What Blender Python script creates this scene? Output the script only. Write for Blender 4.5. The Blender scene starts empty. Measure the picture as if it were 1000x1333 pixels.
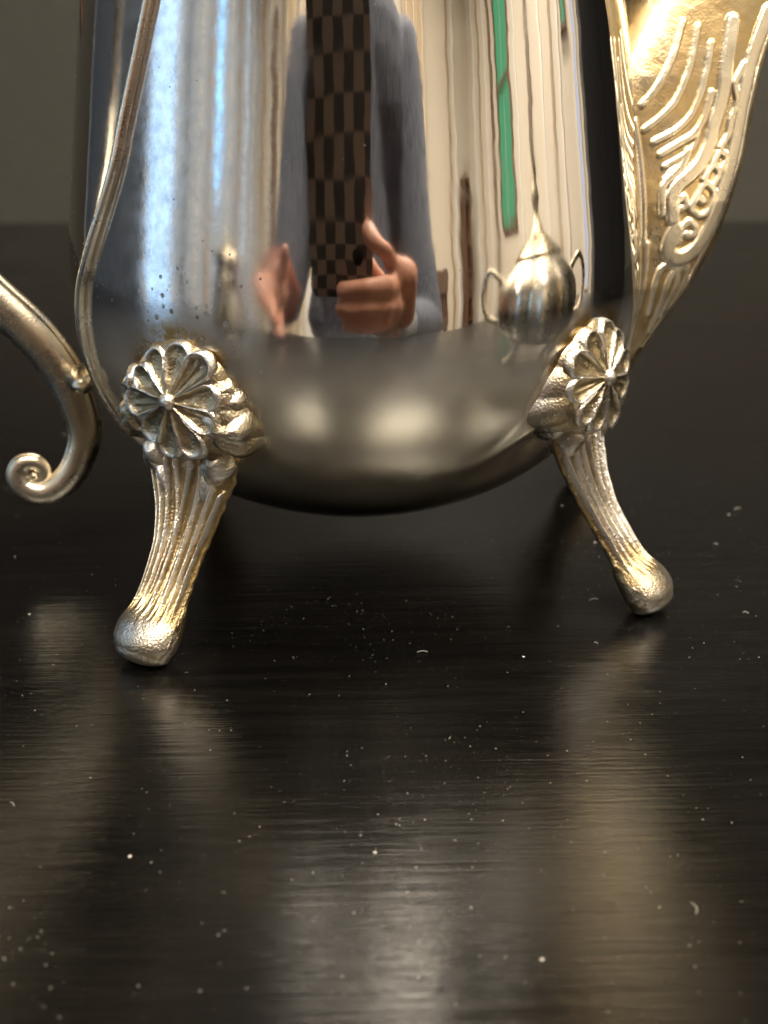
import bpy, math, random
import numpy as np
from mathutils import Vector, Matrix
random.seed(7); rng = np.random.default_rng(7)
S = 0.055            # one modelling unit = the belly radius of the pot, 5.5 cm
PI = math.pi
scene = bpy.context.scene
COL = scene.collection

# ------------------------------------------------------------------ camera, world, exposure
cam_d = bpy.data.cameras.new('camera'); cam = bpy.data.objects.new('camera', cam_d); COL.objects.link(cam)
cam.location = (0, -3.826*S, 1.59*S)
cam.rotation_euler = (math.radians(90-21.1), 0, -0.0255)
cam_d.sensor_fit = 'HORIZONTAL'; cam_d.sensor_width = 36; cam_d.lens = 48.6
cam_d.clip_start = 0.005; cam_d.clip_end = 50
cam_d.dof.use_dof = True; cam_d.dof.focus_distance = 3.02*S; cam_d.dof.aperture_fstop = 26
scene.camera = cam
w = bpy.data.worlds.new('World'); scene.world = w; w.use_nodes = True
w.node_tree.nodes['Background'].inputs[0].default_value = (.5, .55, .62, 1)
w.node_tree.nodes['Background'].inputs[1].default_value = 0.05
scene.view_settings.view_transform = 'Standard'; scene.view_settings.look = 'None'
scene.view_settings.exposure = 0; scene.view_settings.gamma = 1
scene.cycles.max_bounces = 10; scene.cycles.glossy_bounces = 8
scene.cycles.sample_clamp_indirect = 6; scene.cycles.caustics_reflective = True
scene.cycles.blur_glossy = 0.0

# ------------------------------------------------------------------ node helpers
class NT:
    def __init__(s, name):
        s.m = bpy.data.materials.new(name); s.m.use_nodes = True
        s.t = s.m.node_tree; s.b = s.t.nodes['Principled BSDF']
    def n(s, typ, **kw):
        nd = s.t.nodes.new('ShaderNode'+typ)
        for k, v in kw.items():
            if k.startswith('i_'): nd.inputs[k[2:].replace('_', ' ')].default_value = v
            else: setattr(nd, k, v)
        return nd
    def l(s, a, b): s.t.links.new(a, b)
    def set(s, **kw):
        for k, v in kw.items(): s.b.inputs[k.replace('_', ' ')].default_value = v
    def coords(s, scale=(1, 1, 1), kind='Object', loc=(0, 0, 0)):
        tc = s.n('TexCoord'); mp = s.n('Mapping'); mp.inputs['Scale'].default_value = [c/S for c in scale]
        mp.inputs['Location'].default_value = loc
        s.l(tc.outputs[kind], mp.inputs['Vector']); return mp.outputs[0]
    def noise(s, vec, scale, detail=4, rough=.55, dist=0):
        n = s.n('TexNoise'); n.inputs['Scale'].default_value = scale; n.inputs['Detail'].default_value = detail
        n.inputs['Roughness'].default_value = rough; n.inputs['Distortion'].default_value = dist
        s.l(vec, n.inputs['Vector']); return n.outputs['Fac']
    def ramp(s, fac, a, b, va=0., vb=1.):
        n = s.n('MapRange', clamp=True); n.inputs['From Min'].default_value = a; n.inputs['From Max'].default_value = b
        n.inputs['To Min'].default_value = va; n.inputs['To Max'].default_value = vb
        s.l(fac, n.inputs['Value']); return n.outputs[0]
    def math(s, op, a, b=None):
        n = s.n('Math', operation=op)
        for i, v in enumerate((a, b)):
            if v is None: continue
            if isinstance(v, (int, float)): n.inputs[i].default_value = v
            else: s.l(v, n.inputs[i])
        return n.outputs[0]
    def mix(s, fac, a, b):
        n = s.n('Mix', data_type='RGBA')
        if isinstance(fac, (int, float)): n.inputs['Factor'].default_value = fac
        else: s.l(fac, n.inputs['Factor'])
        for k, v in ((6, a), (7, b)):
            if isinstance(v, tuple): n.inputs[k].default_value = (*v, 1)
            else: s.l(v, n.inputs[k])
        return n.outputs[2]
    def bump(s, h, strength, dist, prev=None):
        n = s.n('Bump'); n.inputs['Strength'].default_value = strength; n.inputs['Distance'].default_value = dist*S
        s.l(h, n.inputs['Height'])
        if prev is not None: s.l(prev, n.inputs['Normal'])
        return n.outputs[0]

def simple(name, col, rough=.6, metal=0, **kw):
    t = NT(name); t.set(Base_Color=(*col, 1), Roughness=rough, Metallic=metal, **kw)
    v = t.coords((1, 1, 1)); f = t.noise(v, 3, 5)
    t.l(t.mix(t.ramp(f, .3, .7), tuple(c*.9 for c in col), tuple(min(1, c*1.08) for c in col)), t.b.inputs['Base Color'])
    return t.m
def emis(name, col, st):
    t = NT(name); t.set(Base_Color=(0, 0, 0, 1), Roughness=.5, Emission_Color=(*col, 1), Emission_Strength=st); return t.m

def mat_belly():
    t = NT('polished silver plate'); t.set(Metallic=1.0)
    v = t.coords()
    sep = t.n('SeparateXYZ'); t.l(v, sep.inputs[0]); X, Y, Z = sep.outputs
    big = t.noise(v, 2.2, 6, .6, .4); fine = t.noise(v, 26, 5, .65); mid = t.noise(v, 17, 6, .7)
    # tarnished haze on the handle side of the belly
    side = t.math('MULTIPLY', t.ramp(t.math('ADD', X, t.math('MULTIPLY', big, .5)), .12, -.25), t.ramp(X, -.86, -.60))
    up = t.ramp(t.math('ADD', Z, t.math('MULTIPLY', big, .5)), 2.0, 1.35)
    low = t.ramp(Z, .75, .95)
    haze = t.math('MULTIPLY', t.math('MULTIPLY', side, low), t.ramp(t.math('ADD', mid, t.math('MULTIPLY', fine, .7)), .35, 1.3))
    # dark pits
    vo = t.n('TexVoronoi'); vo.inputs['Scale'].default_value = 38; t.l(v, vo.inputs['Vector'])
    sel = t.math('GREATER_THAN', t.n('SeparateColor').outputs[0], .5)
    sc = t.n('SeparateColor'); t.l(vo.outputs['Color'], sc.inputs[0])
    size = t.ramp(sc.outputs[0], .35, 1., 0., .34)
    zone = t.math('MAXIMUM', t.ramp(big, .45, .62, 0, .7), t.math('MULTIPLY', t.math('MULTIPLY', t.ramp(X, -.72, -.60), t.ramp(X, -.18, -.36)), t.math('MULTIPLY', t.ramp(Y, -.4, -.6), t.math('MULTIPLY', t.ramp(Z, .85, .95), t.ramp(Z, 1.35, 1.15)))))
    pit = t.math('MULTIPLY', t.math('LESS_THAN', vo.outputs['Distance'], t.math('MULTIPLY', size, zone)), t.math('MULTIPLY', low, t.ramp(X, .35, -.1, .35, 1)))
    pitc = t.math('MULTIPLY', pit, t.ramp(fine, .35, .6))
    col = t.mix(t.math('MULTIPLY', haze, t.ramp(fine, .3, .7, .35, .95)), (.80, .79, .77), (.38, .44, .53))
    col = t.mix(t.math('MULTIPLY', t.ramp(t.math('ADD', Z, t.math('MULTIPLY', big, .25)), 1.12, .90), t.ramp(mid, .2, .8, .6, 1.)), col, (.74, .69, .55))
    # yellow-brown tarnish ring close to the soldered rosettes
    at = t.n('Attribute', attribute_name='solder')
    sold = t.math('MULTIPLY', at.outputs['Fac'], t.ramp(mid, .3, .55))
    col = t.mix(sold, col, (.30, .19, .06))
    col = t.mix(t.math('MULTIPLY', pitc, .8), col, (.06, .055, .05))
    t.l(col, t.b.inputs['Base Color'])
    r = t.math('ADD', t.ramp(mid, .3, .8, .03, .055), t.math('MULTIPLY', haze, .20))
    r = t.math('ADD', r, t.math('MULTIPLY', pitc, .4)); r = t.math('ADD', r, t.math('MULTIPLY', sold, .2))
    r = t.math('ADD', r, t.ramp(Z, .98, .55, 0, .12))
    film_lift = t.math('ADD', t.math('MULTIPLY', t.ramp(Z, 1.05, .85, 0, .26), t.math('MULTIPLY', t.ramp(Z, .36, .64), t.ramp(big, .25, .75, .45, 1.))) , t.math('MULTIPLY', haze, .10))  # tarnish film plus a painted lift for the lower belly's weak reflection
    t.l(t.math('SUBTRACT', 1.0, film_lift), t.b.inputs['Metallic'])
    sm = t.noise(t.coords((2.2, 2.2, 1.0), loc=(3, 1, 2)), 1, 5, .65, .8); r = t.math('ADD', r, t.ramp(sm, .56, .70, 0, .07))
    t.l(r, t.b.inputs['Roughness'])
    # polishing lines around the belly and faint waviness
    vs = t.coords((1.5, 1.5, 60)); scr = t.noise(vs, 1, 6, .7)
    b1 = t.bump(t.noise(v, 2.6, 3, .5), .22, .010)
    b2 = t.bump(t.math('MULTIPLY', scr, t.ramp(Z, .98, .80)), .14, .003, b1)
    b3 = t.bump(t.math('ADD', t.math('MULTIPLY', fine, t.math('ADD', t.math('MULTIPLY', haze, .9), .05)), t.math('MULTIPLY', pit, -.6)), .10, .004, b2)
    t.l(b3, t.b.inputs['Normal'])
    return t.m

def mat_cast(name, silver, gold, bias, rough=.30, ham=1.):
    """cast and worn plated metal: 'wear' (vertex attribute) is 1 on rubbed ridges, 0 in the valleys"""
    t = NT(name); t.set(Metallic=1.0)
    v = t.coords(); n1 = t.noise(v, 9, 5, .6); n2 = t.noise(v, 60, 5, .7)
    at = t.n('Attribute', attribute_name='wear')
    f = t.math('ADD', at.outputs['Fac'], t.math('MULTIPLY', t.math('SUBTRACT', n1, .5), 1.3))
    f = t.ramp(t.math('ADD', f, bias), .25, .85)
    t.l(t.mix(f, gold, silver), t.b.inputs['Base Color'])  # gilt left in valleys by wear; its gold also darkened as recess shade
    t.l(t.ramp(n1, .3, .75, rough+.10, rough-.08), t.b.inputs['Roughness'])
    vo = t.n('TexVoronoi', feature='SMOOTH_F1'); vo.inputs['Scale'].default_value = 150; t.l(v, vo.inputs['Vector'])
    b1 = t.bump(vo.outputs['Distance'], .34*ham, .0045)
    b2 = t.bump(n2, .35*ham, .006, b1)
    t.l(b2, t.b.inputs['Normal'])
    return t.m

def mat_table():
    t = NT('black lacquered wood'); t.set(Metallic=0.0, IOR=1.5); t.b.inputs['Specular IOR Level'].default_value = .42
    v = t.coords((1, 1, 1)); grain = t.coords((1.1, 26, 1)); fine = t.coords((3.5, 110, 1))
    g1 = t.noise(grain, 1, 5, .6, .3); g2 = t.noise(fine, 1, 4, .6); pat = t.noise(v, 1.1, 5, .6)
    t.l(t.mix(t.ramp(g1, .35, .7), (.0015, .0014, .0013), (.004, .0035, .003)), t.b.inputs['Base Color'])
    r = t.math('ADD', t.ramp(pat, .36, .64, .11, .23), t.ramp(g2, .4, .8, 0, .10))
    t.l(r, t.b.inputs['Roughness'])
    b1 = t.bump(g1, .26, .006); b2 = t.bump(g2, .35, .0028, b1); b3 = t.bump(t.noise(v, 30, 4, .6), .12, .003, b2)
    t.l(b3, t.b.inputs['Normal'])
    return t.m

def mat_shirt():   # black and brown woven check of the phone case
    t = NT('brown and black check'); v = t.coords((1, 1, 1), loc=(.03, .04, .05))
    ch = t.n('TexChecker'); ch.inputs['Scale'].default_value = 4.7; t.l(v, ch.inputs['Vector'])
    ch.inputs['Color1'].default_value = (.27, .195, .155, 1); ch.inputs['Color2'].default_value = (.04, .032, .028, 1)
    t.l(ch.outputs['Color'], t.b.inputs['Base Color']); t.set(Roughness=.45); return t.m
def mat_cloth(name, c1, c2):
    t = NT(name); v = t.coords((18, 18, 3)); n = t.noise(v, 1, 5, .7)
    t.l(t.mix(t.ramp(n, .35, .65), c1, c2), t.b.inputs['Base Color']); t.set(Roughness=.95)
    t.l(t.bump(n, .8, .03), t.b.inputs['Normal']); return t.m
def mat_skin():
    t = NT('skin'); v = t.coords(); n = t.noise(v, 5, 5, .6)
    t.l(t.mix(t.ramp(n, .3, .7), (.46, .19, .12), (.60, .31, .21)), t.b.inputs['Base Color'])
    t.set(Roughness=.5); t.b.inputs['Subsurface Weight'].default_value = .08; t.b.inputs['Subsurface Scale'].default_value = .004
    return t.m
def mat_wood(name, c1, c2):
    t = NT(name); v = t.coords((.5, .5, .05)); n = t.noise(v, 4, 6, .65, .6)
    t.l(t.mix(t.ramp(n, .35, .65), c1, c2), t.b.inputs['Base Color']); t.set(Roughness=.45); return t.m

M = dict(
    belly=mat_belly(),
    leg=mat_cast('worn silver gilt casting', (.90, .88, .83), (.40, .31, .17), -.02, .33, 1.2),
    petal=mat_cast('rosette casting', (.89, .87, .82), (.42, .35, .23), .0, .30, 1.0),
    spout=mat_cast('gilt spout casting', (.92, .86, .71), (.62, .47, .25), .05, .31, .4),
    handle=mat_cast('worn gilt handle', (.87, .83, .73), (.64, .54, .38), .0, .27, .4),
    table=mat_table(), check=mat_shirt(), skin=mat_skin(),
    denim=mat_cloth('grey blue denim', (.07, .08, .11), (.20, .215, .27)),
    cuff=mat_cloth('grey knit cuff', (.20, .20, .22), (.33, .33, .35)),
    rust=mat_cloth('rust red knit', (.20, .05, .03), (.36, .11, .06)),
    hair=mat_wood('dark brown hair', (.02, .012, .008), (.06, .035, .02)),
    phone=simple('black phone glass', (.012, .012, .014), .12),
    wall=simple('cream wall paint', (.62, .565, .475), .8), wallb=simple('wall with blue daylight tint', (.33, .39, .48), .8), wallg=simple('grey olive wall paint', (.050, .050, .043), .8),  # wallb carries the daylight's blue in its own colour
    ceil=simple('white ceiling paint', (.74, .70, .62), .9), floor=mat_wood('oak floor', (.16, .09, .05), (.28, .17, .10)),
    walnutm=mat_wood('mid walnut', (.10, .065, .045), (.19, .13, .09)), tan=simple('tan wood trim', (.34, .26, .18), .6), white=simple('white gloss paint', (.74, .73, .70), .4), brown=mat_wood('walnut', (.07, .035, .02), (.16, .085, .05)),
    navy=simple('dark navy curtain cloth', (.05, .075, .12), .95), curtain=simple('cream curtain cloth', (.60, .50, .37), .9),
    dust=simple('pale dust', (.50, .47, .43), .9), black=simple('black lacquer cupboard', (.012, .012, .013), .35),
    day=emis('daylit window glass', (.44, .70, 1.0), 2.1), day2=emis('pale evening window glass', (.55, .65, 1.0), 1.1), cyan=emis('blue daylit glass', (.16, .55, 1.0), 4.0),
    green=emis('glowing green panel', (.11, .58, .27), .65), lamp=emis('warm lamp diffuser', (1.0, .89, .73), 40.0),
)

# ------------------------------------------------------------------ object helpers
def tag(o, label=None, cat=None, group=None, kind=None):
    for k, v in (('label', label), ('category', cat), ('group', group), ('kind', kind)):
        if v: o[k] = v
    return o
def empty(name, loc=(0, 0, 0), rz=0):
    o = bpy.data.objects.new(name, None); COL.objects.link(o); o.location = [c*S for c in loc]; o.rotation_euler.z = rz
    o.empty_display_size = .01; return o
def mesh(name, V, F, mat, parent=None, smooth=True, wear=None, solder=None, loc=None):
    """V in modelling units -> one mesh object"""
    me = bpy.data.meshes.new(name); V = np.asarray(V, float)*S
    if isinstance(F, np.ndarray): F = F.tolist()
    me.from_pydata(V.tolist(), [], F)
    if smooth: me.polygons.foreach_set('use_smooth', [True]*len(me.polygons))
    for nm, arr in (('wear', wear), ('solder', solder)):
        if arr is not None:
            a = me.attributes.new(nm, 'FLOAT', 'POINT'); a.data.foreach_set('value', np.clip(np.asarray(arr, float).ravel(), 0, 1))
    me.materials.append(mat); me.update()
    o = bpy.data.objects.new(name, me); COL.objects.link(o)
    if parent: o.parent = parent
    if loc: o.location = [c*S for c in loc]
    return o
def quads(nu, nv, cu=False, cv=False, off=0):
    i = np.arange(nu if cu else nu-1); j = np.arange(nv if cv else nv-1)
    I, J = np.meshgrid(i, j, indexing='ij'); I2 = (I+1) % nu; J2 = (J+1) % nv
    return (np.stack([I*nv+J, I2*nv+J, I2*nv+J2, I*nv+J2], -1).reshape(-1, 4)+off)
class MB:
    def __init__(s): s.V = []; s.F = []
    def add(s, V, F):
        o = len(s.V); s.V += [tuple(v) for v in V]; s.F += [tuple(int(i)+o for i in f) for f in F]
    def box(s, x0, x1, y0, y1, z0, z1):
        s.add([(x, y, z) for x in (x0, x1) for y in (y0, y1) for z in (z0, z1)],
              [(0, 1, 3, 2), (4, 6, 7, 5), (0, 4, 5, 1), (2, 3, 7, 6), (0, 2, 6, 4), (1, 5, 7, 3)])
    def lathe(s, prof, n=48, c=(0, 0, 0)):
        a = np.linspace(0, 2*PI, n, endpoint=False)
        V = [(c[0]+r*math.cos(t), c[1]+r*math.sin(t), c[2]+z) for r, z in prof for t in a]
        s.add(V, quads(len(prof), n, cv=True))
    def build(s, name, mat, parent=None, smooth=False, **k): return mesh(name, s.V, s.F, mat, parent, smooth, **k)
def spline(P, n):
    """Catmull-Rom through rows of P"""
    P = np.asarray(P, float); Q = np.vstack([2*P[0]-P[1], P, 2*P[-1]-P[-2]]); m = len(P)-1
    t = np.linspace(0, m-1e-9, n); i = t.astype(int); u = (t-i)[:, None]
    a, b, c, d = Q[i], Q[i+1], Q[i+2], Q[i+3]
    return .5*((2*b)+(-a+c)*u+(2*a-5*b+4*c-d)*u*u+(-a+3*b-3*c+d)*u**3)
def tube(P, R, nv=24, up=(0, 0, 1), shape=None, caps=True):
    """sweep: P (n,3), R (n,) ; shape(angle)->radius factor, angle 0 along the side vector"""
    P = np.asarray(P, float); n = len(P); R = np.broadcast_to(R, (n,)) if np.ndim(R) < 2 else R
    T = np.gradient(P, axis=0); T /= np.linalg.norm(T, axis=1)[:, None]
    up = np.asarray(up, float); U = np.tile(up, (n, 1)) if up.ndim == 1 else up
    A = np.cross(T, U); A /= np.linalg.norm(A, axis=1)[:, None]; B = np.cross(A, T)
    a = np.linspace(0, 2*PI, nv, endpoint=False); k = np.ones(nv) if shape is None else shape(a)
    V = P[:, None]+(A[:, None]*np.cos(a)[None, :, None]+B[:, None]*np.sin(a)[None, :, None])*(R[:, None]*k[None])[..., None]
    V = V.reshape(-1, 3); F = quads(n, nv, cv=True).tolist()
    if caps:
        V = np.vstack([V, P[0], P[-1]]); c0, c1 = n*nv, n*nv+1
        F += [(c0, (j+1) % nv, j) for j in range(nv)]+[(c1, (n-1)*nv+j, (n-1)*nv+(j+1) % nv) for j in range(nv)]
    return V, F
def vnoise(P, f, seed=0):
    """cheap smooth pseudo noise in numpy (sum of warped sines)"""
    r = np.random.default_rng(seed); s = np.zeros(P.shape[:-1])
    for k in range(7):
        d = r.normal(size=3); d /= np.linalg.norm(d); s += np.sin(P @ d*f*(.7+.6*r.random())+r.random()*6.3+1.3*np.sin(P @ np.roll(d, 1)*f*.6))
    return s/7*1.6
def polar(az, r, z):  # azimuth in degrees from the camera side (-y), positive to the right
    a = math.radians(az); return (r*math.sin(a), -r*math.cos(a), z)

# ------------------------------------------------------------------ room (what the silver mirrors)
X0, X1, Y0, Y1, Z0, Z1 = -34, 42, -44, 27, -13.6, 31
def wallbox(name, mat, *a):
    b = MB(); b.box(*a); return tag(b.build(name, mat), kind='structure')
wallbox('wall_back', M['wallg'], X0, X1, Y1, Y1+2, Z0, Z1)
wallbox('wall_front', M['wall'], X0, X1, Y0-2, Y0, Z0, Z1)
wallbox('wall_left', M['wallb'], X0-2, X0, Y0, Y1, Z0, Z1)
wallbox('wall_right', M['wall'], X1, X1+2, Y0, Y1, Z0, Z1)
wallbox('ceiling', M['ceil'], X0-2, X1+2, Y0-2, Y1+2, Z1, Z1+1.5)
wallbox('floor', M['floor'], X0-2, X1+2, Y0-2, Y1+2, Z0-1.5, Z0)

def window_x(x, y0, y1, z0, z1, side, glass, nz, label, ny=1, fr=.5):
    """window in a side wall: side=+1 faces +x"""
    t = empty('window', (x, (y0+y1)/2, z0)); tag(t, label, 'window', 'lit windows of the room'); cy = (y0+y1)/2
    f = MB(); e = .6*side; a, b = sorted((.03*side, e)); h = z1-z0; wd = (y1-y0)/2
    f.box(a, b, -wd-fr, -wd, -fr, h+fr); f.box(a, b, wd, wd+fr, -fr, h+fr)
    f.box(a, b, -wd, wd, -fr, 0); f.box(a, b, -wd, wd, h, h+fr)
    a2, b2 = sorted((.06*side, .45*side))
    for i in range(1, ny): yy = -wd+2*wd*i/ny; f.box(a2, b2, yy-.22, yy+.22, 0, h)
    f.build('frame', M['white'], t)
    for i in range(ny):
        for k in range(nz):
            q = MB(); ya = -wd+2*wd*i/ny+.24; yb = -wd+2*wd*(i+1)/ny-.24
            a3, b3 = sorted((.08*side, .2*side)); q.box(a3, b3, ya, yb, h*k/nz+.12, h*(k+1)/nz-.12)
            q.build('pane', glass, t)
    return t
window_x(X0, -10.5, -3.2, -7, 26, 1, M['day'], 3, 'tall white-framed balcony window with bluish daylight on the left', 2)
window_x(X0, -26.0, -24.4, 9, 27, 1, M['cyan'], 1, 'slim deep-blue lit window beside the balcony window', 1, .35)
window_x(X0, -37.5, -36.8, 4, 27, 1, M['cyan'], 1, 'narrowest blue lit window in the far left corner', 1, .35)
def green_panel(y0, y1, z0, z1, label):
    t = empty('light_panel', (X1, (y0+y1)/2, z0)); tag(t, label, 'light panel', 'green light panels on the right wall'); wd = (y1-y0)/2; h = z1-z0
    f = MB(); f.box(-.8, -.02, -wd-.5, -wd, -.5, h); f.box(-.8, -.02, wd, wd+.5, -.5, h); f.box(-.8, -.02, -wd, wd, h, h+.5)
    f.box(-.8, -.02, -wd, wd, -.5, 0); f.box(-.7, -.02, -wd, wd, h*.33-.2, h*.33+.2); f.build('frame', M['brown'], t)
    for a, b in ((.05, h*.33-.25), (h*.33+.25, h-.05)):
        for c, d in ((-wd+.02, -wd*.25), (-wd*.1, wd-.02)):
            q = MB(); q.box(-.4, -.1, c, d, a, b); q.build('pane', M['green'], t)
green_panel(-27.5, -22.4, 8.5, 28, 'wide bright green glowing panel on the right wall')
window_x(X1, 4.2, 5.2, -3, 27, -1, M['day2'], 2, 'slim pale blue lit window at the right of the black cupboard', 1, .3)
green_panel(-.2, 1.5, 13, 28, 'slim bright green glowing panel at the right of the silver')

def curtain(x0, x1, y, label, amp=.7, n=9):
    m = n*12; xs = np.linspace(x0, x1, m); zz = np.array([Z0+.3, Z0+8, 10., Z1-1.2])
    ph = np.linspace(0, 2*PI*n, m); V = []
    for s in (0, .25):
        for z in zz: V += [(x, y+s+amp*math.sin(p)+.2*math.sin(2.3*p), z) for x, p in zip(xs, ph)]
    F = quads(4, m).tolist()+quads(4, m, off=4*m).tolist()
    return tag(mesh('curtain', V, F, M['curtain']), label, 'curtain', 'curtains along the walls')
curtain(14, 21, Y0+2, 'pleated cream curtain on the far cream wall right of the photographer')
curtain(-20.5, -17, Y0+2, 'narrow pleated cream curtain left of the photographer', n=4)
def bookcase(x, y, w_, h, d, label):
    t = empty('bookcase', (x, y, Z0)); tag(t, label, 'bookcase'); b = MB(); W = w_/2
    b.box(-W, -W+.4, 0, d, 0, h); b.box(W-.4, W, 0, d, 0, h); b.box(-W, W, 0, .3, 0, h); b.box(-W+.4, W-.4, .3, d-.05, h-.4, h)
    b.build('case', M['brown'], t)
    for k in range(5): q = MB(); q.box(-W+.42, W-.42, .32, d-.1, h*k/5+.3, h*k/5+.65); q.build('shelf', M['brown'], t)
def curtain_x(y0, y1, x, label, n=26):
    m = n*10; ys = np.linspace(y0, y1, m); ph = np.linspace(0, 2*PI*n, m); V = []
    for s in (0, .25):
        for z in (Z0+.3, Z0+9, 10., Z1-1.2): V += [(x+s+.6*math.sin(p)+.2*math.sin(2.7*p), y, z) for y, p in zip(ys, ph)]
    return tag(mesh('curtain', V, quads(4, m).tolist()+quads(4, m, off=4*m).tolist(), M['navy']), label, 'curtain', 'curtains along the walls')
curtain_x(-1.6, 24, X0+1.5, 'long dark navy curtain drawn along the left wall')
bookcase(37.0, Y0+.1, 3.0, 27, 3, 'tall walnut bookcase against the cream wall')
# a doorway on the front wall
t = empty('door', (-12.2, Y0, Z0)); tag(t, 'white panelled door in the cream wall behind the photographer', 'door')
b = MB(); b.box(-4.6, -4, .03, .6, 0, 37); b.box(4, 4.6, .03, .6, 0, 37); b.box(-4, 4, .03, .6, 36.4, 37); b.build('frame', M['white'], t)
b = MB(); b.box(-3.95, 3.95, .03, .35, .1, 36.3); b.build('leaf', M['curtain'], t)
for z in (3, 20):
    b = MB(); b.box(-3, 3, .36, .5, z, z+13); b.build('panel', M['white'], t)
b = MB(); b.box(3.1, 3.5, .36, 1.2, 17.5, 18); b.build('handle', M['brown'], t)
def battens(wall, axis, items):
    for u, w_, d, z0, z1, mt in items:
        q = MB()
        if axis == 'y': q.box(u-w_/2, u+w_/2, Y0+.02, Y0+d, z0, z1)
        elif axis == 'r': q.box(X1-d, X1-.02, u-w_/2, u+w_/2, z0, z1)
        else: q.box(X0+.02, X0+d, u-w_/2, u+w_/2, z0, z1)
        q.build('batten', M[{'black': 'walnutm', 'brown': 'tan', 'white': 'white', 'navy': 'navy'}[mt]], bpy.data.objects[wall])
battens('wall_front', 'y', [(-31, .5, .7, Z0, 30, 'brown'), (-28.6, .4, .6, Z0, 30, 'white'), (-26, 1.4, 1.2, Z0, 22, 'black'), (-23.2, .4, .6, Z0, 30, 'brown'), (31.5, .5, .6, Z0, 30, 'brown'), 
                          (34.0, .4, .6, Z0, 30, 'white')])
battens('wall_right', 'r', [(-40, .8, .8, Z0, 30, 'white'), (-37, .5, .6, Z0, 30, 'brown'), (-33.5, .35, .6, Z0, 30, 'white'), (-30.5, .8, .9, Z0, 26, 'black'), (-19.5, .5, .6, Z0, 30, 'white'), (-14.5, 1.1, .9, Z0, 30, 'black'),
                          (-9.5, .5, .6, Z0, 30, 'white'), (-5.5, .8, .7, Z0, 30, 'brown'), (-2.2, .5, .7, Z0, 30, 'white')])
battens('wall_left', 'l', [(-41, .6, .6, Z0, 30, 'white'), (-33.5, .8, .8, Z0, 30, 'brown'), (-29.5, .5, .6, Z0, 30, 'white'), (-22, .9, .8, Z0, 30, 'brown'), (-18.5, .5, .6, Z0, 30, 'white'), (-14.5, .9, .7, Z0, 30, 'navy')])
# dark cupboard to the right
t = empty('cupboard', (X1-3.2, 16.5, Z0)); tag(t, 'tall black cupboard standing by the right wall', 'cupboard')
b = MB(); b.box(-3, 3, -9.5, 9.5, 0, 40); b.build('case', M['black'], t)
for s in (-1, 1):
    b = MB(); b.box(-3.3, -3.02, min(.1*s, 9.3*s), max(.1*s, 9.3*s), 1, 39); b.build('door', M['black'], t)
def lamp(x, y, r, label):
    t = empty('ceiling_lamp', (x, y, Z1)); tag(t, label, 'ceiling lamp', 'round ceiling lamps')
    b = MB(); b.lathe([(r*1.02, -.02), (r*1.12, -.1), (r*1.12, -1.0), (r*1.02, -1.1)], 40); b.build('rim', M['white'], t, True)
    b = MB(); b.lathe([(0.001, -1.0), (r*.5, -1.02), (r, -.98)], 40); b.build('diffuser', M['lamp'], t, True)
lamp(-10, -24, 5.2, 'round warm ceiling lamp over the left of the photographer')
lamp(9, -21, 7.6, 'large round warm ceiling lamp over the right of the photographer')
lamp(27, -8, 4.4, 'round warm ceiling lamp toward the green panels')
lamp(5, 1, 5.4, 'added round warm fill lamp on the ceiling straight above the silver pot')  # added fill: brightens phone, hands and jacket from the pot's side
t = empty('dark_panel', (1, Y1, 5.5)); tag(t, 'added wide dark panel out of view on the grey wall, darkening the table reflection', 'dark_panel')  # added out of view to darken what the tabletop mirrors
b = MB(); b.box(-19, 19, -.4, -.02, 0, .6); b.box(-19, 19, -.4, -.02, 18, 18.6); b.box(-19, -18.4, -.4, -.02, .6, 18); b.box(18.4, 19, -.4, -.02, .6, 18); b.build('frame', M['brown'], t)
b = MB(); b.box(-18.4, 18.4, -.2, -.03, .6, 18); b.build('dark_face', M['black'], t)

t = empty('chair', (13.4, -17.0, Z0), math.radians(-38)); tag(t, 'dark walnut dining chair standing away from the table, right of the photographer', 'chair')
b = MB(); b.box(-3.6, 3.6, -3.6, 3.6, 7.6, 8.3); b.build('seat', M['brown'], t)
b = MB(); b.box(-3.6, 3.6, -3.9, -3.3, 13.6, 15.6); b.box(-3.6, 3.6, -3.9, -3.3, 10.2, 11.0); b.build('backrest', M['brown'], t)
for x in (-3.3, 3.3):
    b = MB(); b.box(x-.3, x+.3, -4.0, -3.4, 0, 15.8); b.build('leg', M['brown'], t)
    b = MB(); b.box(x-.3, x+.3, 2.9, 3.5, 0, 7.6); b.build('leg', M['brown'], t)
for x in (-2, -.7, .7, 2):
    b = MB(); b.box(x-.25, x+.25, -3.75, -3.45, 11.0, 13.6); b.build('slat', M['brown'], t)
# ------------------------------------------------------------------ table
tb = empty('table', (0, 0, 0)); tag(tb, 'black lacquered wooden table with fine grain and a dusty glossy top', 'table')
TX, TY0, TY1 = 9.5, -5.2, 12.8
b = MB(); e = .12
xs = [-TX, -TX+e, TX-e, TX]; ys = [TY0, TY0+e, TY1-e, TY1]
b.box(-TX, TX, TY0, TY1, -.55, -.06); b.box(-TX+.06, TX-.06, TY0+.06, TY1-.06, -.06, 0)
b.build('tabletop', M['table'], tb)
for x in (-TX+1.2, TX-1.2):
    for y in (TY0+1.2, TY1-1.2):
        q = MB(); q.box(x-.5, x+.5, y-.5, y+.5, Z0, -.56); q.build('leg', M['table'], tb)

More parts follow.
